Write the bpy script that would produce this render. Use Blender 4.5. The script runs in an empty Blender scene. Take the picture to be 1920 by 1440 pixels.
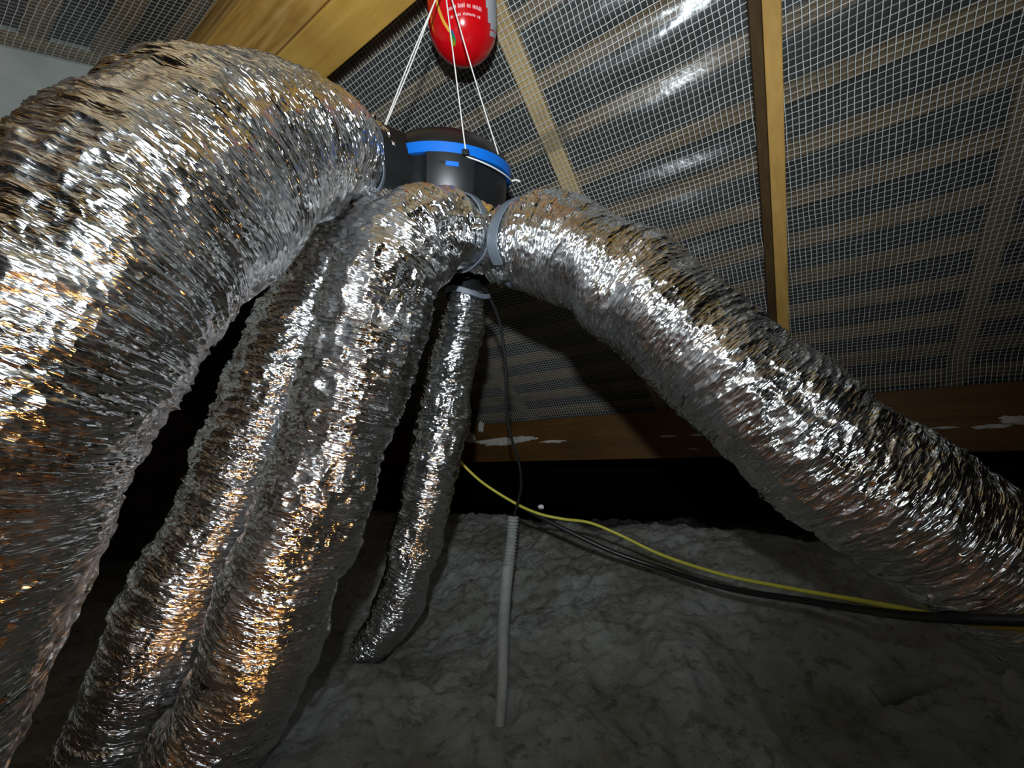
import bpy, bmesh, math
import numpy as np
from mathutils import Vector, Matrix, Quaternion

SC = bpy.context.scene
COL = SC.collection
# ------------------------------------------------------------------ camera
FPX = 770.0                                   # focal length in pixels of the 1920 px frame
PITCH = math.atan2(170, FPX)
CAMZ = 0.60
cam = bpy.data.objects.new('camera', bpy.data.cameras.new('camera'))
COL.objects.link(cam)
cam.location = (0, 0, CAMZ)
cam.rotation_euler = (math.pi/2 + PITCH, 0, 0)
cam.data.sensor_width = 36.0
cam.data.lens = 36.0*FPX/1920
cam.data.clip_start = 0.02
SC.camera = cam
# ------------------------------------------------------------------ world, lights, exposure
world = bpy.data.worlds.new('world'); SC.world = world
world.use_nodes = True
world.node_tree.nodes['Background'].inputs[0].default_value = (0.0, 0.0, 0.0, 1)
world.node_tree.nodes['Background'].inputs[1].default_value = 0.0
def lamp(name, kind, loc, energy, color, size):
    d = bpy.data.lights.new(name, kind); d.energy = energy; d.color = color
    d.shadow_soft_size = size
    o = bpy.data.objects.new(name, d); COL.objects.link(o); o.location = loc
    return o
# hand torch held just above the camera, aimed at the roof
torch = lamp('torch_light', 'SPOT', (-0.02, -0.20, CAMZ+0.19), 92, (0.87, 0.95, 1.0), 0.020)
torch.data.spot_size = math.radians(150); torch.data.spot_blend = 1.0
aim = Vector((-0.16, 1.0, 0.74))
torch.rotation_euler = aim.to_track_quat('-Z', 'Y').to_euler()
# warm lamp of the room below, shining up through the loft hatch
room = lamp('room_lamp', 'POINT', (0.15, -0.30, -0.42), 24, (1.0, 0.40, 0.085), 0.06)
VS = SC.view_settings
VS.view_transform = 'Standard'; VS.look = 'None'; VS.gamma = 1.0; VS.use_curve_mapping = False
VS.exposure = 0.0
SC.display_settings.display_device = 'sRGB'

# ------------------------------------------------------------------ frames of the place
A_ = math.radians(33); AL = math.radians(30)
H = np.array([-math.cos(A_), math.sin(A_), 0.0])       # along the ridge
W = np.array([math.sin(A_), math.cos(A_), 0.0])        # level, across the house
Z = np.array([0, 0, 1.0])
O = np.array([0, 0, CAMZ])
D = W*math.cos(AL) - Z*math.sin(AL); N = W*math.sin(AL) + Z*math.cos(AL)
KF = 1.60                                              # underlay distance
WR = 0.47; ZR = (KF - math.sin(AL)*WR)/math.cos(AL)    # ridge
VR = WR*math.cos(AL) - ZR*math.sin(AL)
D2 = -W*math.cos(AL) - Z*math.sin(AL); N2 = -W*math.sin(AL) + Z*math.cos(AL)
R0 = O + W*WR + Z*ZR
def H3(u, w, z): return O + H*u + W*w + Z*z
def S1(u, v, h): return O + H*u + D*v + N*(KF+h)       # slope in view, v down from the foot of the normal
def S2(u, v, h): return R0 + H*u + D2*v + N2*h         # slope behind, v down from the ridge
def at(x, y, d):                                       # a point seen at (x, y) and standing d in front
    X = (x-960)/FPX; Y = -(y-720)/FPX; c, s = math.cos(PITCH), math.sin(PITCH)
    return O + d*np.array([X, c - Y*s, Y*c + s])

# ------------------------------------------------------------------ helpers
def link(o, parent=None):
    COL.objects.link(o)
    if parent is not None: o.parent = parent
    return o
def mesh_obj(name, verts, faces, mat, parent=None, smooth=False):
    me = bpy.data.meshes.new(name)
    me.from_pydata([tuple(map(float, v)) for v in verts], [], [tuple(map(int, f)) for f in faces])
    if smooth: me.polygons.foreach_set('use_smooth', [True]*len(me.polygons))
    me.materials.append(mat); me.update()
    o = bpy.data.objects.new(name, me)
    return link(o, parent)
def tag(o, label=None, cat=None, group=None, kind=None):
    if label: o['label'] = label
    if cat: o['category'] = cat
    if group: o['group'] = group
    if kind: o['kind'] = kind
    return o
def empty(name, loc, label=None, cat=None, group=None):
    o = bpy.data.objects.new(name, None); o.empty_display_size = .05
    link(o); o.location = tuple(map(float, loc))
    return tag(o, label, cat, group)
def child(o, parent):                                  # mesh is in world coordinates; keep it there
    o.parent = parent
    o.matrix_parent_inverse = Matrix.Translation(parent.location).inverted() if parent.type == 'EMPTY' else Matrix.Identity(4)
    return o
class MB:
    def __init__(s): s.v = []; s.f = []
    def add(s, v, f):
        b = len(s.v); s.v += [np.array(p, float) for p in v]; s.f += [tuple(i+b for i in q) for q in f]
        return s
    def hexa(s, p):                                    # 8 points, bottom loop then top loop
        return s.add(p, [(3,2,1,0),(4,5,6,7),(0,1,5,4),(1,2,6,5),(2,3,7,6),(3,0,4,7)])
    def box(s, fn, a0, a1, b0, b1, c0, c1):
        return s.hexa([fn(a0,b0,c0),fn(a1,b0,c0),fn(a1,b1,c0),fn(a0,b1,c0),fn(a0,b0,c1),fn(a1,b0,c1),fn(a1,b1,c1),fn(a0,b1,c1)])
    def tube(s, pts, rad, seg=10, cap=True):
        P = np.array(pts, float); n = len(P)
        R = np.full(n, rad) if np.isscalar(rad) else np.array(rad, float)
        T, U, V = frames(P)
        a = np.linspace(0, 2*math.pi, seg, endpoint=False)
        vs = (P[:,None,:] + R[:,None,None]*(np.cos(a)[None,:,None]*U[:,None,:] + np.sin(a)[None,:,None]*V[:,None,:])).reshape(-1,3)
        fs = [(i*seg+j, i*seg+(j+1)%seg, (i+1)*seg+(j+1)%seg, (i+1)*seg+j) for i in range(n-1) for j in range(seg)]
        if cap: fs += [tuple(range(seg-1,-1,-1)), tuple((n-1)*seg+j for j in range(seg))]
        return s.add(list(vs), fs)
    def lathe(s, fn, prof, seg=48, a0=0, a1=2*math.pi, cap=True):   # prof: (r, z); fn(x, y, z)
        full = abs(a1-a0-2*math.pi) < 1e-6
        m = seg if full else seg+1
        a = [a0+(a1-a0)*j/seg for j in range(m)]
        vs = [fn(r*math.cos(t), r*math.sin(t), z) for r, z in prof for t in a]
        fs = [(i*m+j, i*m+(j+1)%m, (i+1)*m+(j+1)%m, (i+1)*m+j) for i in range(len(prof)-1) for j in range(m if full else m-1)]
        if cap and full: fs += [tuple(range(m-1,-1,-1)), tuple((len(prof)-1)*m+j for j in range(m))]
        return s.add(vs, fs)
    def build(s, name, mat, parent=None, smooth=False, bevel=0, kind=None):
        o = mesh_obj(name, s.v, s.f, mat, None, smooth)
        if bevel:
            m = o.modifiers.new('bevel', 'BEVEL'); m.width = bevel; m.segments = 2; m.limit_method = 'ANGLE'
        if smooth and not bevel:
            m = o.modifiers.new('edges', 'EDGE_SPLIT'); m.split_angle = math.radians(40)
        if parent is not None: child(o, parent)
        if kind: o['kind'] = kind
        return o
def frames(P):
    T = np.gradient(P, axis=0); T /= np.linalg.norm(T, axis=1)[:,None]
    up = np.array([0,0,1.0]) if abs(T[0][2]) < .9 else np.array([1.0,0,0])
    u = np.cross(up, T[0]); u /= np.linalg.norm(u)
    U = [u]
    for i in range(1, len(P)):
        u = U[-1] - T[i]*np.dot(U[-1], T[i]); U.append(u/np.linalg.norm(u))
    U = np.array(U); V = np.cross(T, U)
    return T, U, V
def spline(ctrl, step):                                # Catmull-Rom, resampled evenly; extra columns ride along
    C = np.array(ctrl, float); C = np.vstack([2*C[0]-C[1], C, 2*C[-1]-C[-2]])
    out = []
    for i in range(1, len(C)-2):
        t = np.linspace(0, 1, 60, endpoint=False)[:,None]
        p0,p1,p2,p3 = C[i-1],C[i],C[i+1],C[i+2]
        out.append(.5*((2*p1)+(-p0+p2)*t+(2*p0-5*p1+4*p2-p3)*t**2+(-p0+3*p1-3*p2+p3)*t**3))
    Q = np.vstack(out+[C[-2][None]])
    L = np.concatenate([[0], np.cumsum(np.linalg.norm(np.diff(Q[:,:3],axis=0),axis=1))])
    n = max(3, int(L[-1]/step)+1); s = np.linspace(0, L[-1], n)
    return np.stack([np.interp(s, L, Q[:,k]) for k in range(Q.shape[1])], 1), s
def vnoise(S, T, ds, nt, seed):                        # value noise; T in 0..1 wraps around
    r = np.random.default_rng(seed); nt = max(2, int(round(nt)))
    X = S/ds; X = X - np.floor(X.min()); Y = (T % 1.0)*nt
    G = r.random((int(X.max())+3, nt))
    xi = np.floor(X).astype(int); yi = np.floor(Y).astype(int)
    fx = X-xi; fy = Y-yi; fx = fx*fx*fx*(fx*(fx*6-15)+10); fy = fy*fy*fy*(fy*(fy*6-15)+10)
    y0 = yi % nt; y1 = (yi+1) % nt
    return (G[xi,y0]*(1-fx)+G[xi+1,y0]*fx)*(1-fy) + (G[xi,y1]*(1-fx)+G[xi+1,y1]*fx)*fy
def noise2(X, Y, sc, seed):                            # plain 2D value noise
    r = np.random.default_rng(seed); x = X/sc; y = Y/sc
    x = x-np.floor(x.min()); y = y-np.floor(y.min())
    G = r.random((int(x.max())+3, int(y.max())+3))
    xi = np.floor(x).astype(int); yi = np.floor(y).astype(int); fx = x-xi; fy = y-yi
    fx = fx*fx*(3-2*fx); fy = fy*fy*(3-2*fy)
    return (G[xi,yi]*(1-fx)+G[xi+1,yi]*fx)*(1-fy) + (G[xi,yi+1]*(1-fx)+G[xi+1,yi+1]*fx)*fy
def sstep(a, b, x): t = np.clip((x-a)/(b-a), 0, 1); return t*t*(3-2*t)
def grid_mesh(name, P, mat, wrap=False, parent=None, smooth=True, uv=None, keep=None):
    n, m = P.shape[:2]
    idx = np.arange(n*m).reshape(n, m)
    a = idx[:-1]; b = idx[1:]
    if wrap: q = np.stack([a, np.roll(a,-1,1), np.roll(b,-1,1), b], -1)
    else: q = np.stack([a[:,:-1], a[:,1:], b[:,1:], b[:,:-1]], -1)
    if keep is not None: q = q[keep]
    q = q.reshape(-1, 4)
    me = bpy.data.meshes.new(name)
    me.vertices.add(n*m); me.vertices.foreach_set('co', P.reshape(-1).astype(np.float32))
    me.loops.add(q.size); me.loops.foreach_set('vertex_index', q.reshape(-1).astype(np.int32))
    me.polygons.add(len(q)); me.polygons.foreach_set('loop_start', np.arange(0, q.size, 4, dtype=np.int32))
    me.polygons.foreach_set('use_smooth', np.full(len(q), smooth))
    me.update(calc_edges=True)
    if uv is not None:
        l = me.uv_layers.new(name='UVMap'); U = uv.reshape(-1, 2)[q.reshape(-1)].astype(np.float32)
        l.data.foreach_set('uv', U.reshape(-1))
    me.materials.append(mat); me.validate()
    o = bpy.data.objects.new(name, me); link(o)
    if parent is not None: child(o, parent)
    return o

# ------------------------------------------------------------------ materials
def mat(name, color=(.5,.5,.5), rough=.6, metal=0.0, spec=.5):
    m = bpy.data.materials.new(name); m.use_nodes = True
    b = m.node_tree.nodes['Principled BSDF']
    b.inputs['Base Color'].default_value = (*color, 1); b.inputs['Roughness'].default_value = rough
    b.inputs['Metallic'].default_value = metal; b.inputs['Specular IOR Level'].default_value = spec
    return m
def nd(m, t, **kw):
    n = m.node_tree.nodes.new(t)
    for k, v in kw.items():
        if k in n.inputs: n.inputs[k].default_value = v
        else: setattr(n, k, v)
    return n
def lk(m, a, b): m.node_tree.links.new(a, b)
def bsdf(m): return m.node_tree.nodes['Principled BSDF']
def coords(m, scale=(1,1,1), rot=(0,0,0), out='Object'):
    t = nd(m, 'ShaderNodeTexCoord'); mp = nd(m, 'ShaderNodeMapping')
    mp.inputs['Scale'].default_value = scale; mp.inputs['Rotation'].default_value = rot
    lk(m, t.outputs[out], mp.inputs['Vector']); return mp.outputs['Vector']
def ramp(m, fac, stops):
    r = nd(m, 'ShaderNodeValToRGB'); e = r.color_ramp.elements
    while len(e) < len(stops): e.new(.5)
    for k, (p, c) in enumerate(stops): e[k].position = p; e[k].color = (*c, 1)
    lk(m, fac, r.inputs['Fac']); return r.outputs['Color']
def bump(m, height, strength, dist, prev=None):
    b = nd(m, 'ShaderNodeBump', Strength=strength, Distance=dist)
    lk(m, height, b.inputs['Height'])
    if prev is not None: lk(m, prev, b.inputs['Normal'])
    return b.outputs['Normal']
def noise_mat(name, c0, c1, scale, rough=.8, stretch=(1,1,1), rot=(0,0,0), bstr=.3, bdist=.002, detail=6, lo=.3, hi=.7, spec=.3):
    m = mat(name, c0, rough, spec=spec)
    v = coords(m, stretch, rot)
    n = nd(m, 'ShaderNodeTexNoise', Scale=scale, Detail=detail, Roughness=.6); lk(m, v, n.inputs['Vector'])
    lk(m, ramp(m, n.outputs['Fac'], [(lo, c0), (hi, c1)]), bsdf(m).inputs['Base Color'])
    lk(m, bump(m, n.outputs['Fac'], bstr, bdist), bsdf(m).inputs['Normal'])
    return m
RH = (0, 0, math.pi - A_)                               # turns object coordinates onto the ridge direction
def wood(name, c0, c1, c2, along='u', rough=.65):
    """timber: streaks along the ridge (u) or across the house (w), with a few stains"""
    m = mat(name, c0, rough, spec=.25)
    tc = nd(m, 'ShaderNodeTexCoord'); mp0 = nd(m, 'ShaderNodeMapping'); mp0.inputs['Rotation'].default_value = (0, 0, A_)
    lk(m, tc.outputs['Object'], mp0.inputs['Vector'])
    mp = nd(m, 'ShaderNodeMapping'); mp.inputs['Scale'].default_value = (2, 28, 28) if along == 'u' else (28, 2.5, 14)
    lk(m, mp0.outputs['Vector'], mp.inputs['Vector'])
    n = nd(m, 'ShaderNodeTexNoise', Scale=1.0, Detail=5.0, Roughness=.6, Distortion=.6); lk(m, mp.outputs['Vector'], n.inputs['Vector'])
    c = ramp(m, n.outputs['Fac'], [(.25, c0), (.55, c1), (.8, c2)])
    n2 = nd(m, 'ShaderNodeTexNoise', Scale=5.0, Detail=3.0); lk(m, mp0.outputs['Vector'], n2.inputs['Vector'])
    mx = nd(m, 'ShaderNodeMix', data_type='RGBA', blend_type='MULTIPLY')
    mx.inputs['Factor'].default_value = .5
    lk(m, c, mx.inputs['A']); lk(m, ramp(m, n2.outputs['Fac'], [(.3, (.55,.5,.45)), (.6, (1,1,1))]), mx.inputs['B'])
    lk(m, mx.outputs['Result'], bsdf(m).inputs['Base Color'])
    lk(m, bump(m, n.outputs['Fac'], .25, .002), bsdf(m).inputs['Normal'])
    return m
M = {}
M['rafter'] = wood('pine_rafter', (.42,.24,.06), (.52,.31,.085), (.60,.38,.12), 'w')
M['ridge'] = wood('pine_beam', (.46,.25,.045), (.56,.33,.07), (.62,.38,.10), 'u')
M['ridge_rough'] = wood('rough_beam', (.10,.05,.012), (.46,.25,.05), (.58,.40,.16), 'u', .85)
M['purlin'] = wood('purlin_wood', (.06,.025,.004), (.09,.041,.008), (.115,.056,.012), 'u')
M['shaded_side'] = wood('shaded_side_wood', (.05,.028,.010), (.075,.043,.015), (.10,.06,.022), 'w', .8)  # colour of the rafter's side in shade
M['batten'] = wood('batten_wood', (.16,.10,.05), (.25,.165,.085), (.33,.23,.12), 'u', .8)
M['hid_rafter'] = wood('pale_rafter', (.55,.36,.14), (.66,.45,.19), (.74,.54,.26), 'w', .75)
M['eaves_dark'] = mat('eaves_shade', (.006,.006,.006), .95, spec=.1)  # near-black, stands in for the shade in the eaves
M['dim_rafter'] = wood('dimmed_rafter', (.18,.125,.065), (.24,.17,.09), (.30,.22,.125), 'w', .8)  # rafter wood darkened in colour where the light falls off
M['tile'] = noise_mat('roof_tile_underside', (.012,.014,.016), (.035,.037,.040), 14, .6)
M['block'] = noise_mat('render_grey', (.30,.33,.31), (.44,.47,.44), 5, .95, bstr=.3, bdist=.004)
M['brick'] = noise_mat('gable_brick', (.05,.035,.03), (.10,.07,.055), 8, .95)
M['board'] = noise_mat('ceiling_board', (.25,.2,.15), (.4,.33,.26), 4, .9)
M['trim'] = wood('hatch_frame', (.5,.36,.2), (.6,.45,.26), (.7,.55,.35), 'u')
M['black'] = mat('black_plastic', (.010,.011,.012), .38, spec=.45)
M['black2'] = mat('black_plastic_matt', (.006,.007,.007), .6, spec=.3)
M['blue'] = mat('blue_plastic', (.003,.145,.62), .38)
M['tape'] = mat('grey_tape', (.11,.13,.155), .42, spec=.5)
M['red'] = mat('red_paint', (.60,.004,.008), .16, spec=.6)
M['white_print'] = mat('white_print', (.75,.45,.45), .5)
M['grey_label'] = mat('grey_label', (.42,.44,.46), .4)
M['gold'] = mat('gold_print', (.75,.42,.05), .4)
M['gold_dark'] = mat('dark_gold_print', (.25,.16,.04), .4)
M['cord'] = mat('white_cord', (.78,.76,.72), .7)
M['wire_black'] = mat('black_cable', (.012,.012,.013), .35)
M['wire_yellow'] = mat('yellow_cable', (.55,.50,.06), .5)
M['conduit'] = noise_mat('dusty_conduit', (.24,.25,.235), (.34,.35,.335), 30, .7, bstr=.1)
M['mortar'] = noise_mat('mortar_splash', (.32,.30,.27), (.55,.52,.48), 40, .95)
M['steel'] = mat('galvanised_steel', (.5,.5,.5), .4, 1.0)
M['scrap'] = mat('foil_scrap', (.95,.95,.95), .35, .3)
M['plastic_clear'] = mat('plastic_bag', (.3,.3,.32), .4)
M['redwhite'] = mat('red_end', (.35,.05,.05), .6)
M['dark_pipe'] = noise_mat('dusty_dark_pipe', (.12,.125,.12), (.2,.21,.2), 20, .7)

def foil_mat(name, tint=(.88,.90,.92), rough=.11, seed=0.0):
    m = mat(name, tint, rough, 1.0)
    t = nd(m, 'ShaderNodeTexCoord')
    t = nd(m, 'ShaderNodeAttribute', attribute_name='wrap')
    mp = nd(m, 'ShaderNodeMapping'); mp.inputs['Scale'].default_value = (300, 34, 34); mp.inputs['Location'].default_value = (seed, seed, 0)
    lk(m, t.outputs['Vector'], mp.inputs['Vector'])
    n = nd(m, 'ShaderNodeTexNoise', Scale=1.0, Detail=2.0, Roughness=.5, Distortion=.6); lk(m, mp.outputs['Vector'], n.inputs['Vector'])
    mp2 = nd(m, 'ShaderNodeMapping'); mp2.inputs['Scale'].default_value = (150, 75, 75); mp2.inputs['Rotation'].default_value = (0,.3,.4)
    lk(m, t.outputs['Vector'], mp2.inputs['Vector'])
    v = nd(m, 'ShaderNodeTexVoronoi', feature='F1', Scale=1.0); lk(m, mp2.outputs['Vector'], v.inputs['Vector'])
    n1 = bump(m, v.outputs['Distance'], .75, .0030)
    n2 = bump(m, n.outputs['Fac'], .9, .0042, n1)
    lk(m, n2, bsdf(m).inputs['Normal'])
    n3 = nd(m, 'ShaderNodeTexNoise', Scale=14.0, Detail=3.0); lk(m, t.outputs['Vector'], n3.inputs['Vector'])
    mr = nd(m, 'ShaderNodeMapRange'); mr.inputs['From Min'].default_value = .35; mr.inputs['From Max'].default_value = .68; mr.inputs['To Min'].default_value = rough*.7; mr.inputs['To Max'].default_value = rough*2.2
    lk(m, n3.outputs['Fac'], mr.inputs['Value']); lk(m, mr.outputs['Result'], bsdf(m).inputs['Roughness'])
    return m
M['foil'] = foil_mat('crinkled_foil')

def film_mat():
    m = bpy.data.materials.new('clear_underlay_film'); m.use_nodes = True
    nt = m.node_tree; nt.nodes.remove(bsdf(m)); out = nt.nodes['Material Output']
    tr = nd(m, 'ShaderNodeBsdfTransparent'); tr.inputs['Color'].default_value = (.86,.87,.85,1)
    gl = nd(m, 'ShaderNodeBsdfGlossy'); gl.inputs['Roughness'].default_value = .30; gl.inputs['Color'].default_value = (.9,.93,.95,1)
    df = nd(m, 'ShaderNodeBsdfDiffuse'); df.inputs['Color'].default_value = (.55,.54,.50,1)
    v = coords(m, (1,1,1)); n = nd(m, 'ShaderNodeTexNoise', Scale=22.0, Detail=3.0); lk(m, v, n.inputs['Vector'])
    bm_ = bump(m, n.outputs['Fac'], .35, .01); lk(m, bm_, gl.inputs['Normal'])
    m1 = nd(m, 'ShaderNodeMixShader'); m1.inputs[0].default_value = .04
    lk(m, tr.outputs[0], m1.inputs[1]); lk(m, df.outputs[0], m1.inputs[2])
    m2 = nd(m, 'ShaderNodeMixShader'); m2.inputs[0].default_value = .085
    lk(m, m1.outputs[0], m2.inputs[1]); lk(m, gl.outputs[0], m2.inputs[2])
    lk(m, m2.outputs[0], out.inputs['Surface']); return m
M['film'] = film_mat()
M['thread'] = mat('scrim_thread', (.66,.68,.65), .38, spec=1.0)

def wool_mat():
    m = mat('mineral_wool', (.3,.3,.28), 1.0, spec=.05)
    v = coords(m)
    n = nd(m, 'ShaderNodeTexNoise', Scale=3.2, Detail=7.0, Roughness=.62); lk(m, v, n.inputs['Vector'])
    n2 = nd(m, 'ShaderNodeTexNoise', Scale=22.0, Detail=8.0, Roughness=.72, Distortion=.3); lk(m, v, n2.inputs['Vector'])
    c = ramp(m, n.outputs['Fac'], [(.3, (.22,.21,.155)), (.5, (.36,.365,.33)), (.66, (.50,.52,.505))])
    mx = nd(m, 'ShaderNodeMix', data_type='RGBA', blend_type='MULTIPLY'); mx.inputs['Factor'].default_value = .6
    lk(m, c, mx.inputs['A']); lk(m, ramp(m, n2.outputs['Fac'], [(.36, (.22,.21,.19)), (.47, (1,1,1))]), mx.inputs['B'])
    lk(m, mx.outputs['Result'], bsdf(m).inputs['Base Color'])
    n4 = nd(m, 'ShaderNodeTexNoise', Scale=120.0, Detail=3.0); lk(m, v, n4.inputs['Vector'])
    b1 = bump(m, n2.outputs['Fac'], .9, .03); lk(m, bump(m, n4.outputs['Fac'], .5, .004, b1), bsdf(m).inputs['Normal'])
    return m
M['wool'] = wool_mat()

# ================================================================== THE SETTING
UL, UR = 3.6, -2.6                                     # gable ends
WF, WB = 3.7, -2.4                                     # eaves
ZF = -0.66                                             # loft floor under the wool
HX0, HX1, HY0, HY1 = -.62, .06, -.40, .60             # loft hatch (world x, y) under the photographer
def Sx(x, y): return np.array([x, y, 0.0])
floor = MB()
zf0, zf1 = CAMZ+ZF-.03, CAMZ+ZF
for x0,x1,y0,y1 in ((-5,HX0,-4,5),(HX1,5,-4,5),(HX0,HX1,-4,HY0),(HX0,HX1,HY1,5)):
    floor.box(lambda a,b,c: np.array([a,b,c]), x0,x1,y0,y1,zf0,zf1)
tag(floor.build('floor', M['board']), kind='structure')
hatch = MB()
bx = lambda a,b,c: np.array([a,b,c])
for x0,x1,y0,y1 in ((HX0-.03,HX0,HY0-.03,HY1+.03),(HX1,HX1+.03,HY0-.03,HY1+.03),(HX0,HX1,HY0-.03,HY0),(HX0,HX1,HY1,HY1+.03)):
    hatch.box(bx, x0,x1,y0,y1,zf1-.12,zf1+.07)
tag(hatch.build('trim_1', M['trim'], bevel=.003), kind='structure')

# gable walls
def gable(name, u0, u1, m):
    g = MB(); zt = lambda w: (ZR+.10) - abs(w-WR)*math.tan(AL)
    ws = [WB, WR, WF]
    pts = [(WB, ZF), (WF, ZF), (WF, zt(WF)), (WR, zt(WR)), (WB, zt(WB))]
    v = [H3(u0, w, z) for w, z in pts] + [H3(u1, w, z) for w, z in pts]
    g.add(v, [(0,1,2,3,4),(9,8,7,6,5)] + [(i,(i+1)%5,5+(i+1)%5,5+i) for i in range(5)])
    return tag(g.build(name, m), kind='structure')
gable('wall_left', UL, UL+.15, M['brick'])
gable('wall_right', UR-.15, UR, M['brick'])

# roof covering with its stepped tile courses, and the battens that carry them
VT, VB = VR, 3.35
GAUGE = .176; V0 = .40 - 5*GAUGE
def roof_side(name, F, vstart, vend, first, n):
    m = MB()
    v = first - GAUGE
    while v < vend:
        a, b = max(v, vstart), min(v+GAUGE+.02, vend)
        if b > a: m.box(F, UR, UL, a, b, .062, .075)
        v += GAUGE
    r = tag(m.build(name, M['tile']), kind='structure')
    me = None
    for i in range(n):
        v = first + i*GAUGE
        if v < vstart+.03 or v > vend-.03: continue
        q = MB().box(F, UR, UL, v-.026, v+.026, .030, .060)
        child(q.build('batten', M['batten']), r)
    return r
roof_front = roof_side('ceiling', S1, VR, VB, V0, 24)
roof_back = roof_side('ceiling', S2, 0, 2.9, .12, 18)
# rafters that lie behind the underlay (pressed against it; all but one coloured darker for light falloff)
for u in (-1.27, -.67, .575, 1.50, 2.1, 2.7, 3.2):
    child(MB().box(S1, u-.032, u+.032, VR, VB, .003, .029).build('rafter', M['hid_rafter'] if u == .575 else M['dim_rafter']), roof_front)
for u in (-1.9, -1.27, -.67, -.05, .575, 1.22, 1.88, 2.5):
    child(MB().box(S2, u-.032, u+.032, 0, 2.9, .003, .029).build('rafter', M['dim_rafter']), roof_back)
# the one rafter in front of the underlay, slightly out of line
def SA(u, v, h): return S1(u - .112 + .040*(v-.3), v, h)
child(MB().box(SA, .0215, .050, VR, 1.97, -.062, -.001).build('shaded_side_strip', M['shaded_side'], bevel=.003), roof_front)  # added strip, painted dark as the rafter's shaded left face
rf = MB().box(SA, -.021, .021, VR, 1.97, -.075, -.001).build('rafter', M['rafter'], bevel=.003)
child(rf, roof_front)

# ------------------------------------------------------------------ underlay film with its scrim of threads
def sag1(u, v):
    u = np.asarray(u, float); v = np.asarray(v, float)
    pos = (u+.10)/.62; bay = np.abs(np.sin(math.pi*pos))
    h = -.010*bay*(noise2(u+9, v+9, .5, 3)) 
    amp = .002 + .016*np.exp(-((u-.25)/.35)**2)
    ph = noise2(u*.35+9, v+9, .16, 5)
    h = h - amp*bay*(1+np.sin(2*math.pi*(v/GAUGE+ .9*ph + .12*u)))*.6
    h = h - .004*noise2(u+9, v+9, .07, 6)*bay
    h = h - .07*sstep(1.80, 2.06, v)                   # the hem droops over the purlin
    return h - .002
def sag2(u, v):
    bay = np.abs(np.sin(math.pi*(np.asarray(u)+.05)/.62))
    return -.012*bay*noise2(u+9, v+9, .3, 13) - .002
def film(F, sag, u0, u1, v0, v1, du, dv, parent, su, sv, tw):
    us = np.linspace(u0, u1, int((u1-u0)/du)+1); vs = np.linspace(v0, v1, int((v1-v0)/dv)+1)
    U, V = np.meshgrid(us, vs, indexing='ij'); Hh = sag(U, V)
    P = F(U[...,None], V[...,None], Hh[...,None])
    f = grid_mesh('underlay_film', P, M['film']); child(f, parent)
    def ribbons(lines, along_v):
        n = len(lines); k = len(vs) if along_v else len(us)
        if along_v: U = np.repeat(lines[:,None], k, 1); V = np.repeat(vs[None], n, 0)
        else: V = np.repeat(lines[:,None], k, 1); U = np.repeat(us[None], n, 0)
        jit = .0035*(noise2(U+9, V+9, .12, 21)-.5)+.003*(noise2(U+9, V+9, .035, 22)-.5)
        if along_v: U = U+jit
        else: V = V+jit
        U = np.clip(U, u0, u1); V = np.clip(V, v0, v1)
        Hh = sag(U, V) - .0012
        if along_v: A = F((U-tw/2)[...,None], V[...,None], Hh[...,None]); B = F((U+tw/2)[...,None], V[...,None], Hh[...,None])
        else: A = F(U[...,None], (V-tw/2)[...,None], Hh[...,None]); B = F(U[...,None], (V+tw/2)[...,None], Hh[...,None])
        vert = np.stack([A, B], 2)                     # n, k, 2, 3
        idx = np.arange(n*k*2).reshape(n, k, 2)
        q = np.stack([idx[:,:-1,0], idx[:,:-1,1], idx[:,1:,1], idx[:,1:,0]], -1).reshape(-1, 4)
        return vert.reshape(-1, 3), q
    lu = np.arange(u0+.01, u1, su); lv = np.arange(v0+.01, v1, sv)
    a, qa = ribbons(lu, True); b, qb = ribbons(lv, False)
    P = np.vstack([a, b]); q = np.vstack([qa, qb+len(a)])
    me = bpy.data.meshes.new('scrim_threads')
    me.vertices.add(len(P)); me.vertices.foreach_set('co', P.reshape(-1).astype(np.float32))
    me.loops.add(q.size); me.loops.foreach_set('vertex_index', q.reshape(-1).astype(np.int32))
    me.polygons.add(len(q)); me.polygons.foreach_set('loop_start', np.arange(0, q.size, 4, dtype=np.int32))
    me.polygons.foreach_set('use_smooth', np.full(len(q), True))
    me.update(calc_edges=True); me.materials.append(M['thread'])
    t = bpy.data.objects.new('scrim_threads', me); link(t); child(t, parent); t['kind'] = 'stuff'
    return f
def S1a(u, v, h): return O + H*u + D*v + N*(KF+h)
def S2a(u, v, h): return R0 + H*u + D2*v + N2*h
film(S1a, sag1, -2.4, 3.4, VR+.02, 2.06, .03, .018, roof_front, .0165, .0180, .0017)
film(S2a, sag2, -1.8, 3.4, .02, 2.4, .04, .04, roof_back, .0165, .0180, .0016)
# patch of clear tape over a join in the underlay
P = np.array([[S1(.50+.13*i/8, .36+.07*j/8, float(sag1(np.array([[.56]]), np.array([[.39]]))[0,0])-.006+.002*math.sin(i*2.1+j)) for j in range(9)] for i in range(9)])
child(grid_mesh('tape_patch', P, M['film']), roof_front)

# black sheet that paints in the shade of the eaves below the purlin, and added unseen boards on the slope behind
child(MB().box(S1, UR, UL, 2.10, VB, -.006, -.002).build('eaves_shade_sheet', M['eaves_dark']), roof_front)
for i in range(4):  # unseen boards, added so the large duct reflects warm-lit timber
    child(MB().box(S2, -.3, .9, .62+i*.145, .62+i*.145+.138, -.022, -.004).build('board', M['trim'], bevel=.002), roof_back)
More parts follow.
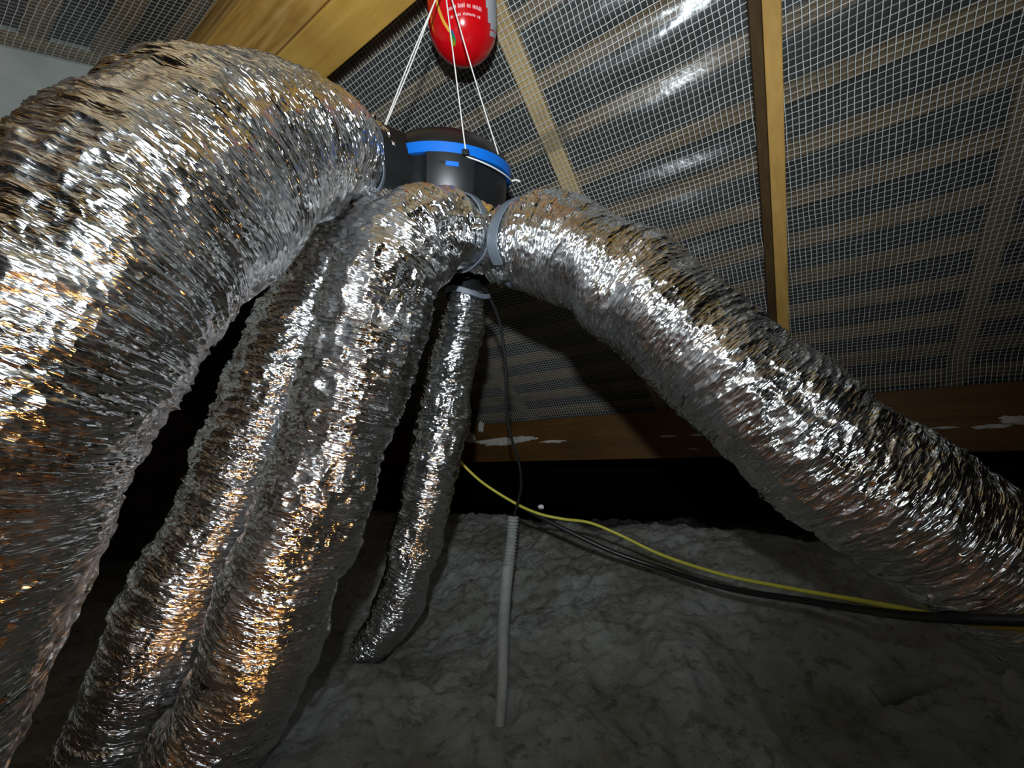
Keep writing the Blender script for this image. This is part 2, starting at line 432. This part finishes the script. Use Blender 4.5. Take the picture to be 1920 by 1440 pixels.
# ------------------------------------------------------------------ beams
def beam(name, w0, w1, z0, z1, m, label, parts=None, u0=UR+.01, u1=UL-.01):
    o = MB().box(H3, u0, u1, w0, w1, z0, z1).build(name, m, bevel=.004)
    return tag(o, label, 'beam')
rb = beam('ridge_beam', .475, .605, 1.30, 1.47, M['ridge'], 'smooth yellow timber ridge beam beside the red extinguisher')
rb2 = beam('ridge_beam', .335, .472, 1.305, 1.47, M['ridge_rough'], 'rough stained timber ridge beam nearest the grey wall')
PW = 2.30
pu = beam('purlin', PW, PW+.09, .085, .345, M['purlin'], 'dark brown purlin running under the foot of the underlay')
beam('purlin', -.75, -.62, .74, .90, M['ridge'], 'yellow purlin under the roof slope behind the camera')
# mortar splashes on the purlin
rng = np.random.default_rng(4)
def splash(uc, zc, wu, wz, seed):
    r = np.random.default_rng(seed); n = 40
    ang = np.linspace(0, 2*math.pi, n, endpoint=False)
    k = .55+.45*r.random(n); k = (k+np.roll(k,1))/2
    ring = [(uc+wu*math.cos(t)*q, zc+wz*math.sin(t)*q) for t, q in zip(ang, k)]
    m = MB()
    v = [H3(a, PW-.0015, b) for a, b in ring] + [H3(uc+(a-uc)*.8, PW-.007, zc+(b-zc)*.8) for a, b in ring] + [H3(uc, PW-.009, zc)]
    f = [(i, (i+1)%n, n+(i+1)%n, n+i) for i in range(n)] + [(n+i, n+(i+1)%n, 2*n) for i in range(n)]
    child(m.add(v, f).build('mortar_splash', M['mortar']), pu)

def on_purlin(x, y):
    r = at(x, y, 1.0)-O; t = PW/float(r@W); p = r*t
    return float(p@H), float(p[2])
for i, (x, y, wu, wz) in enumerate([(940,828,.26,.034),(975,824,.16,.026),(882,822,.06,.045),(902,800,.035,.045),(1035,828,.12,.012),(1255,818,.06,.007),(1315,815,.07,.008),(1300,842,.03,.004),(1860,800,.07,.012),(1770,802,.06,.006),(1900,788,.05,.022)]):
    u, z = on_purlin(x, y); splash(u, z, wu, wz, 50+i)

# ------------------------------------------------------------------ chimney block behind the big duct
ch = MB().box(H3, 1.88, 2.45, -1.3, .36, ZF, 1.50)
tag(ch.build('chimney_stack', M['block'], bevel=.006), 'grey rendered masonry stack behind the large left duct', 'chimney')

# ------------------------------------------------------------------ loose insulation
nx, ny = 360, 330
xs = np.concatenate([np.linspace(-3.2,-1.5,50), np.linspace(-1.49,2.2,420), np.linspace(2.22,3.4,40)])
ys = np.concatenate([np.linspace(-2.2,.3,80), np.linspace(.31,2.9,330), np.linspace(2.93,4.2,30)])
X, Y = np.meshgrid(xs, ys, indexing='ij')
Uu = X*H[0]+Y*H[1]; Ww = X*W[0]+Y*W[1]
def wool_z(X, Y):
    Uu = X*H[0]+Y*H[1]; Ww = X*W[0]+Y*W[1]
    z = -.575 + .30*sstep(1.0, 2.15, Ww) - .16*sstep(2.2, 2.7, Ww)
    z = z + .05*(noise2(X+9, Y+9, .55, 31)-.5) + .06*(noise2(X+9, Y+9, .21, 32)-.5)
    z = z + .038*(noise2(X+9, Y+9, .09, 33)-.5)
    n5 = noise2(X+9, Y+9, .04, 34); z = z + .022*(n5-.5)
    z = z + .013*(noise2(X+9, Y+9, .020, 35)-.5) + .007*(noise2(X+9, Y+9, .011, 36)-.5)
    return z
Zw = wool_z(X, Y)
pb = at(939, 1342, 1.01)                                # where the conduit enters
dd = np.hypot(X-pb[0], Y-pb[1]); Zw = Zw - .13*np.exp(-(dd/.034)**2)
Pw = np.stack([X, Y, CAMZ+Zw], -1)
cx = (X[:-1,:-1]+X[1:,1:])/2; cy = (Y[:-1,:-1]+Y[1:,1:])/2
keep = ~((cx > HX0-.03) & (cx < HX1+.03) & (cy > HY0-.03) & (cy < HY1+.03))
wool = grid_mesh('loose_insulation', Pw, M['wool'], keep=keep)
tag(wool, 'grey loose mineral wool insulation covering the loft floor', 'insulation', kind='stuff')

# ================================================================== FOIL DUCTS
def duct(ctrl, step, arc, seed, label, bands=(), amp=1.0, frays=(1, 0)):
    C = [(*at(x, y, d), r) for x, y, d, r in ctrl]
    Q, s = spline(C, step)
    P = Q[:,:3]; R = Q[:,3]
    T, U, V = frames(P)
    circ = 2*math.pi*np.median(R); m = int(circ/arc)
    Sg, Tg = np.meshgrid(s, np.arange(m)/m, indexing='ij')
    L = s[-1]
    # big soft creases, pleats running round the duct, fine wrinkles
    w1 = vnoise(Sg, Tg, .13, circ/.16, seed+1)-.5
    w2 = vnoise(Sg, Tg, .05, circ/.07, seed+2)-.5
    Sw = Sg + .055*w1 + .016*w2
    Tw = Tg + .04*(vnoise(Sg, Tg, .09, circ/.12, seed+3)-.5)
    rid = lambda n: 1-np.abs(2*np.clip((n-.5)*1.7+.5, 0, 1)-1)
    r1 = rid(vnoise(Sw, Tw, .026, circ/.15, seed+4))
    r2 = rid(vnoise(Sw, Tw, .011, circ/.075, seed+5))
    r3 = rid(vnoise(Sw, Tw, .0058, circ/.045, seed+6))
    r4 = rid(vnoise(Sg+.02*w2, Tg+.03*w1, .028, circ/.028, seed+7))
    lump = vnoise(Sg, Tg, .10, circ/.13, seed+8)-.5
    area = sstep(.25, .7, vnoise(Sg, Tg, .16, circ/.2, seed+9))   # taut and slack patches
    h = amp*(.020*lump + (.35+.65*area)*.0055*r1 + .0042*r2*(1.1-.4*area) + .0022*r3 + .0055*r4*(1.1-area))
    if len(bands):
        for (b0, bw, br) in bands: h = np.where((Sg > b0-.02) & (Sg < b0+bw+.02), h*.35, h)
    fray = np.exp(-Sg/.012)*frays[0]; h = h + fray*.018*(vnoise(Sg, Tg, .02, circ/.02, seed+10)-.35)
    a = 2*math.pi*Tg; rr = R[:,None] - amp*.009 + h
    Pm = P[:,None,:] + rr[...,None]*(np.cos(a)[...,None]*U[:,None,:] + np.sin(a)[...,None]*V[:,None,:])
    root = empty('flexible_duct', P[0], label, 'duct', 'insulated foil ducts')
    b = grid_mesh('foil_jacket', Pm, M['foil'], wrap=True); child(b, root)
    at_ = b.data.attributes.new('wrap', 'FLOAT_VECTOR', 'POINT'); rm = float(np.median(R))
    at_.data.foreach_set('vector', np.stack([Sg+seed*.37, rm*np.cos(a), rm*np.sin(a)], -1).reshape(-1).astype(np.float32))
    # closed insulation core so that the end is not a hollow shell
    core = MB().tube(P[::8], np.maximum(R[::8]-.022, .02), 20).build('core', M['black2'], root)
    for (b0, bw, br) in bands:
        i0 = int(b0/step); i1 = max(i0+2, int((b0+bw)/step))
        sg = 72; aa = np.linspace(0, 2*math.pi, sg, endpoint=False)
        ii = np.arange(i0, i1+1)
        rn = np.random.default_rng(seed+20)
        wob = .004*np.sin(3*aa+seed)[None]+.003*np.sin(5*aa+2*seed)[None]
        off = .008*np.sin(2*aa+seed)
        PP = P[ii][:,None,:] + (R[ii][:,None]*br+wob)[...,None]*(np.cos(aa)[None,:,None]*U[ii][:,None,:]+np.sin(aa)[None,:,None]*V[ii][:,None,:]) + off[None,:,None]*T[ii][:,None,:]
        t = grid_mesh('clamp_band', PP, M['tape'], wrap=True); child(t, root)
        sm = t.modifiers.new('thick', 'SOLIDIFY'); sm.thickness = .003; sm.offset = 1
    return root, P, R

duct([(668,292,1.08,.108),(632,288,1.01,.118),(575,266,.90,.142),(490,283,.77,.152),(372,350,.62,.150),(212,490,.51,.144),(68,660,.455,.143),(-50,820,.435,.143),(-130,985,.43,.142),(-200,1150,.435,.142),(-270,1350,.47,.142),(-320,1560,.53,.142)],
     .0016, .0045, 100, 'large foil duct sweeping down the left edge from the fan', bands=[(.025,.030,.955)], amp=1.0)
duct([(878,440,1.12,.092),(850,438,1.06,.100),(790,445,.98,.110),(735,500,.925,.113),(700,600,.89,.114),(662,730,.87,.113),(612,880,.86,.111),(560,1030,.85,.111),(505,1170,.85,.112),(445,1300,.85,.113),(375,1440,.86,.113),(310,1580,.88,.112)],
     .0018, .0045, 200, 'front foil duct of the bundle in the middle, hanging below the fan', bands=[(.040,.022,.955)], amp=1.25)
duct([(770,415,1.22,.095),(715,430,1.13,.105),(650,480,1.05,.112),(590,580,1.01,.115),(535,700,.985,.115),(478,830,.97,.114),(415,970,.96,.113),(350,1100,.955,.113),(290,1230,.955,.113),(225,1380,.96,.113),(165,1520,.97,.112)],
     .0020, .005, 300, 'rear foil duct of the middle bundle, between the large duct and the front one', amp=1.25)
duct([(942,457,1.14,.108),(965,458,1.12,.118),(1015,460,1.08,.128),(1090,486,1.02,.130),(1180,540,.94,.130),(1280,622,.86,.128),(1385,715,.80,.128),(1500,810,.75,.127),(1620,905,.72,.126),(1750,990,.70,.126),(1890,1075,.68,.125),(2060,1165,.67,.125),(2250,1260,.68,.125)],
     .0018, .0045, 400, 'foil duct arching from the fan to the right edge', bands=[(.040,.030,.955)])
duct([(874,545,1.23,.060),(872,575,1.235,.066),(858,650,1.25,.077),(836,760,1.27,.079),(812,880,1.28,.079),(784,1000,1.29,.078),(757,1100,1.30,.077),(735,1155,1.30,.074),(712,1190,1.30,.068),(685,1225,1.31,.062)],
     .0020, .0045, 500, 'thin foil duct dropping from under the fan onto the insulation', bands=[(.002,.018,1.04)], amp=1.0, frays=(.4,0))

# ================================================================== FAN UNIT
FC = at(841, 326, 1.24)
vx = np.array([1.0, 0, 0]); tilt = math.radians(2)      # leans to the right as it hangs
fz = np.array([math.sin(tilt), -.36, 1.0]); fz /= np.linalg.norm(fz)
fx = np.cross(np.array([0, 1.0, 0]), fz); fx /= np.linalg.norm(fx); fy = np.cross(fz, fx)
def FN(x, y, z): return FC + fx*x + fy*y + fz*z
fan = empty('extractor_fan', FN(0,0,-.27), 'black extractor fan unit with a blue band, hung on white cords', 'fan')
FR = .186
up = MB().lathe(FN, [(FR-.004,.012),(FR-.007,.026),(FR-.018,.046),(FR-.036,.064),(FR-.066,.078),(.07,.083),(.001,.084)], 64)
up.build('upper_housing', M['black'], fan, smooth=True)
MB().lathe(FN, [(FR-.01,-.015),(FR+.003,-.014),(FR+.0035,.012),(FR-.01,.014)], 72).build('blue_band', M['blue'], fan, smooth=True)
# lower housing: round with a flat-faced bulge towards the camera
lo = MB(); sg = 96
prof = [(-.014,1.0),(-.04,1.0),(-.09,.985),(-.112,.955),(-.118,.90)]
def lobes(t):
    d = (t+math.pi/2-.20+math.pi) % (2*math.pi)-math.pi
    b = .016*(sstep(-.42,-.34,d)-sstep(.34,.42,d))
    return b
vs = []; 
for z, k in prof:
    for j in range(sg):
        t = 2*math.pi*j/sg; r = (FR-.010+float(lobes(t)))*k
        vs.append(FN(r*math.cos(t), r*math.sin(t), z))
fs = [(i*sg+j, i*sg+(j+1)%sg, (i+1)*sg+(j+1)%sg, (i+1)*sg+j) for i in range(len(prof)-1) for j in range(sg)] + [tuple((len(prof)-1)*sg+j for j in range(sg))]
lo.add(vs, fs).build('lower_housing', M['black'], fan, smooth=True)
# plenum with its ports
MB().lathe(FN, [(.174,-.112),(.172,-.16),(.160,-.215),(.145,-.25),(.130,-.28),(.10,-.296),(.001,-.298)], 48).build('plenum', M['black2'], fan, smooth=True)
def port(p0, p1, r, name='port'):
    MB().tube([p0, (np.array(p0)+np.array(p1))/2, p1], [r*1.03, r, r], 40).build(name, M['black2'], fan, smooth=True)
port(FN(-.05,0,-.03), at(655,290,1.055), .098)
port(FN(-.02,0,-.16), at(862,437,1.08), .085)
port(FN(-.06,0,-.15), at(735,422,1.16), .082)
port(FN(.02,0,-.17), at(955,458,1.125), .100)
port(FN(.03,.0,-.15), at(884,518,1.22), .088)
port(FN(.03,.02,-.22), at(873,560,1.232), .052)
# blue clip and its dark slot on the front bulge
def on_front(t, z, o):
    r = FR-.010+.016+o
    return FN(r*math.cos(t), r*math.sin(t), z)
def front_patch(name, t0, t1, z0, z1, o, m, n=8):
    b = MB(); ts = np.linspace(t0, t1, n)
    vs = [on_front(t, z, oo) for t in ts for z, oo in ((z0,o),(z1,o),(z1,-.004),(z0,-.004))]
    fs = [(4*i+k, 4*i+(k+1)%4, 4*i+4+(k+1)%4, 4*i+4+k) for i in range(n-1) for k in range(4)] + [(3,2,1,0),(4*n-4,4*n-3,4*n-2,4*n-1)]
    return b.add(vs, fs).build(name, m, fan)
front_patch('blue_clip', -1.44, -1.27, -.048, -.037, .004, M['blue'])
front_patch('slot', -1.53, -1.442, -.042, -.036, .0006, M['black2'])
# eyelet for the cord
e = on_front(-1.18, -.012, .004)
MB().box(lambda a,b,c: e+fx*a+fy*b+fz*c, -.009,.009,-.012,.008,-.008,.006).build('eyelet', M['black2'], fan, bevel=.002)
e2 = FN(.158, -.105, 0.0); e3 = FN(-.17,-.06,.02)

# suspension cords
hook = at(832, -48, 1.00)
def strand(pts, r=.0017):
    Q, _ = spline(pts, .01); return MB().tube(Q, r, 6)
hk = MB(); Q, _ = spline([hook+np.array([.012*math.cos(t), 0, .012*math.sin(t)]) for t in np.linspace(-1.2, 4.4, 12)], .003)
hk.tube(Q, .0022, 8)
wdir = (W*(.605-float((hook-O)@W)-.004))
hk.tube([hook+Z*.012, hook+Z*.02+wdir*.5, hook+Z*.022+wdir], .0022, 8)
tag(hk.build('screw_hook', M['steel'], smooth=True), 'small steel hook above the fan that holds the white cords', 'hook')
c1 = empty('hanging_cord', e3, 'white double cord on the left side of the fan', 'cord', 'cords holding the fan')
top = hook - Z*.010
lft = at(720, 243, 1.13)
strand([top, (top+lft)/2+np.array([.004,0,0]), lft]).build('strand', M['cord'], c1, smooth=True)
lft2 = lft+np.array([-.006,.0,-.012])
strand([top+np.array([.004,0,0]), (top+lft)/2-np.array([.003,0,0]), lft2]).build('strand', M['cord'], c1, smooth=True)
c2 = empty('hanging_cord', e, 'white double cord on the right side of the fan, tied round its rim', 'cord', 'cords holding the fan')
strand([top, (top+e)/2, e+fz*.004]).build('strand', M['cord'], c2, smooth=True)
rb_ = FN(.155, -.108, .016)
strand([top+np.array([.005,0,0]), (top+rb_)/2, rb_]).build('strand', M['cord'], c2, smooth=True)
ring = [FN((FR+.010)*math.cos(t), (FR+.010)*math.sin(t), -.020-.010*abs(math.sin((t+1.18)*2))) for t in np.linspace(-1.15, -.15, 10)]
strand([e-fz*.006]+ring, .002).build('loop', M['cord'], c2, smooth=True)
kn = FN((FR+.012)*math.cos(-.22), (FR+.012)*math.sin(-.22), -.030)
strand([kn, kn+fx*.012+fz*.004, kn+fx*.024-fz*.001], .0026).build('knot', M['cord'], c2, smooth=True)

# ================================================================== FIRE EXTINGUISHER
ez = np.array([-.03, -.85, 1.0]); ez /= np.linalg.norm(ez)
EB = at(868, 50, 1.17)-.095*ez                         # lowest point
ex = np.cross(np.array([0,1.0,0]), ez); ex /= np.linalg.norm(ex); ey = np.cross(ez, ex)
def EX(x, y, z): return EB + ex*x + ey*y + ez*z
ER = .096
def er(z): return ER*math.sqrt(max(0, 1-((.095-z)/.095)**2)) if z < .095 else ER
ext = empty('fire_extinguisher', EB, 'red fire extinguisher bottle hanging at the top of the picture', 'extinguisher')
zz = [.095*(1-math.cos(t)) for t in np.linspace(0.02, math.pi/2, 16)]
prof = [(er(z), z) for z in zz] + [(ER,.16),(ER,.24),(ER*.9,.27),(ER*.6,.295),(.03,.305),(.022,.34),(.001,.341)]
MB().lathe(EX, prof, 64).build('body', M['red'], ext, smooth=True)
def esurf(t, z, o=.0008):
    z -= .012
    r = er(z); nz = -(.095-z)/.095 if z < .095 else 0
    return EX((r+o)*math.cos(t), (r+o)*math.sin(t), z + o*nz)
def epatch(name, pts, width, m, o=.0009):              # a printed line: (angle, height) path with a width
    Q, _ = spline([(*p, 0) for p in pts], .02)
    vs = []; n = len(Q)
    for i in range(n):
        d = Q[min(i+1,n-1)]-Q[max(i-1,0)]; d = np.array([d[0]*ER, d[1]]); d /= np.linalg.norm(d)
        nn = np.array([-d[1]/ER, d[0]])*width/2
        for k in (1,-1): vs.append(esurf(Q[i][0]+k*nn[0], Q[i][1]+k*nn[1], o))
    fs = [(2*i, 2*i+1, 2*i+3, 2*i+2) for i in range(n-1)]
    return MB().add(vs, fs).build(name, m, ext, smooth=False)
FRT = -math.pi/2
epatch('yellow_stripe', [(FRT-.70,.185),(FRT-.66,.14),(FRT-.52,.105),(FRT-.34,.078)], .008, M['gold'])
epatch('yellow_stripe', [(FRT-1.0,.125),(FRT-.98,.10),(FRT-.95,.085)], .003, M['gold'])
rn = np.random.default_rng(8)
def print_line(z, t0, t1, hgt, arch):                  # an unreadable line of small print, letter by letter
    t = t0
    while t < t1:
        wd = rn.uniform(.016,.036); zc = z + arch*(1-((t-(t0+t1)/2)/((t1-t0)/2))**2)
        hh = hgt*rn.choice([.7,.8,1.0]); 
        vs = [esurf(t, zc), esurf(t+wd, zc), esurf(t+wd, zc+hh), esurf(t, zc+hh)]
        MB().add(vs, [(0,1,2,3)]).build('printed_letter', M['white_print'], ext)
        t += wd + (rn.uniform(.05,.07) if rn.random() < .18 else .014)
print_line(.140, FRT-.02, FRT+.42, .005, .004)
print_line(.118, FRT-.30, FRT+.62, .009, .006)
print_line(.102, FRT-.26, FRT+.58, .006, .006)
def disc(t, z, r, m, o=.0012):
    n = 20; vs = [esurf(t, z, o)] + [esurf(t+r*math.cos(a)/ER, z+r*math.sin(a), o) for a in np.linspace(0, 2*math.pi, n, endpoint=False)]
    MB().add(vs, [(0, 1+i, 1+(i+1)%n) for i in range(n)]).build('printed_badge', m, ext)
disc(FRT-.24, .158, .0085, M['gold']); disc(FRT-.24, .158, .004, M['gold_dark'], .0016)
disc(FRT+.26, .178, .0085, M['gold']); disc(FRT+.26, .178, .006, M['gold_dark'], .0016)
gl = []
for z0, z1, a0 in ((.075,.10,.98),(.10,.13,.86),(.13,.24,.80)):
    ts = np.linspace(FRT+a0, FRT+1.9, 9); vs = [esurf(t, z) for t in ts for z in (z0, z1)]
    gl.append((vs, [(2*i,2*i+2,2*i+3,2*i+1) for i in range(8)]))
g = MB(); [g.add(*q) for q in gl]; g.build('grey_label', M['grey_label'], ext)
# shimmering hologram sticker
hm = mat('hologram_foil', (.5,.5,.5), .25, .6)
hv = coords(hm, (30, 30, 30), (0,.7,.4)); hw = nd(hm, 'ShaderNodeTexGradient'); 
sep = nd(hm, 'ShaderNodeSeparateXYZ'); lk(hm, coords(hm, (28, 0, 38)), sep.inputs[0])
ad = nd(hm, 'ShaderNodeMath', operation='ADD'); lk(hm, sep.outputs['X'], ad.inputs[0]); lk(hm, sep.outputs['Z'], ad.inputs[1])
frc = nd(hm, 'ShaderNodeMath', operation='FRACT'); lk(hm, ad.outputs[0], frc.inputs[0])
lk(hm, ramp(hm, frc.outputs[0], [(0,(.8,.15,.02)),(.2,(.7,.6,.02)),(.4,(.05,.6,.08)),(.6,(.05,.15,.8)),(.75,(.35,.42,.48)),(1,(.35,.42,.48))]), bsdf(hm).inputs['Base Color'])
ts = [(-.40,.060),(-.30,.048),(-.22,.052),(-.18,.064),(-.24,.080),(-.32,.079)]
MB().add([esurf(FRT+t, z, .0016) for t, z in ts], [tuple(range(6))]).build('hologram_sticker', hm, ext)
# black bracket hoop that carries the bottle from the ridge beam
hoop = [EX((ER+.006)*math.cos(t), (ER+.006)*math.sin(t), .165+.05*math.cos(t-.2)) for t in np.linspace(-.95, 2.6, 24)]
MB().tube(hoop, .0035, 8).build('bracket', M['wire_black'], ext, smooth=True)
b0 = EX(0, 0, .32); bw = W*(.605-float((b0-O)@W)+.0)
MB().tube([b0, b0+bw*.5+Z*.01, b0+bw], .006, 10).build('bracket_arm', M['wire_black'], ext, smooth=True)

# ================================================================== CABLES, CONDUIT, SMALL THINGS
def cable(name, pts, r, m, label, group=None):
    Q, _ = spline([at(*p) for p in pts], .008)
    return tag(MB().tube(Q, r, 10).build(name, m, smooth=True), label, 'cable', group)
cable('power_cable', [(905,540,1.22),(917,556,1.25),(938,610,1.30),(948,690,1.34),(950,780,1.38),(960,825,1.40),(974,872,1.42),(977,910,1.44),(970,945,1.46),(962,975,1.47)], .0050, M['wire_black'], 'black cable dropping from the fan to the ribbed conduit')
cable('yellow_cable', [(850,850,1.66),(865,868,1.64),(905,905,1.60),(965,943,1.56),(1010,963,1.52),(1055,973,1.50),(1105,980,1.46),(1160,1002,1.42),(1240,1040,1.36),(1350,1076,1.22),(1480,1103,1.06),(1600,1124,.90),(1700,1143,.75),(1780,1160,.67),(1860,1173,.62),(1960,1178,.57)], .0052, M['wire_yellow'], 'yellow cable sagging across above the insulation')
cable('black_cable', [(975,948,1.58),(1020,973,1.52),(1080,1003,1.47),(1150,1035,1.42),(1240,1066,1.35),(1330,1094,1.22),(1400,1110,1.13),(1500,1125,1.00),(1600,1141,.86),(1700,1154,.72),(1800,1160,.63),(1960,1165,.55)], .0082, M['wire_black'], 'thick black cable sagging beside the yellow cable')
# ribbed conduit and its smooth sleeve
cd = empty('conduit', at(940,1340,.97), 'pale conduit, ribbed above and smooth below, standing in the insulation', 'conduit')
Q, s = spline([at(962,968,1.47), at(960,1000,1.46), at(956,1040,1.42), at(952,1072,1.38)], .0018)
MB().tube(Q, .0185+.0028*np.sin(s*2*math.pi/.0115), 18).build('ribbed_tube', M['conduit'], cd, smooth=True)
Q, s = spline([at(952,1066,1.385), at(948,1110,1.33), at(944,1180,1.22), at(943,1260,1.11), at(941,1310,1.05), at(938,1350,1.005), at(936,1385,.975)], .01)
MB().tube(Q, np.linspace(.0205,.0125,len(Q)), 18).build('sleeve', M['conduit'], cd, smooth=True)
# half buried pipe at the right
dp = MB()
Q, _ = spline([at(1640,1312,.985), at(1700,1294,.985), at(1740,1287,.975), at(1830,1274,.95), at(1930,1266,.925), at(2050,1262,.90)], .01)
dp.tube(Q, .025, 16)
tag(dp.build('dark_pipe', M['dark_pipe'], smooth=True), 'dark grey pipe half buried in the insulation at the right', 'pipe')
# bright scrap, plastic and a red end in the dark eaves
def lump(name, p, r, m, seed, label, cat, sq=(1,1,1)):
    bm = bmesh.new(); bmesh.ops.create_icosphere(bm, subdivisions=3, radius=1)
    rr = np.random.default_rng(seed)
    ds = rr.normal(size=(14,3)); ds /= np.linalg.norm(ds, axis=1)[:,None]
    for v in bm.verts:
        c = np.array(v.co); k = 1.0
        for d in ds:
            t = float(c@d)
            if t > .72: c = c - d*(t-.72)
        v.co = Vector(np.array(p)+c*np.array(sq)*r)
    me = bpy.data.meshes.new(name); bm.to_mesh(me); bm.free(); me.materials.append(m)
    o = bpy.data.objects.new(name, me); link(o)
    return tag(o, label, cat)
lump('foil_scrap', at(1014,950,1.545), .013, M['scrap'], 3, 'tiny bright crumpled foil scrap on the cables in the dark', 'scrap', (1.2,1,.8))

print('scene built', len(bpy.data.objects))
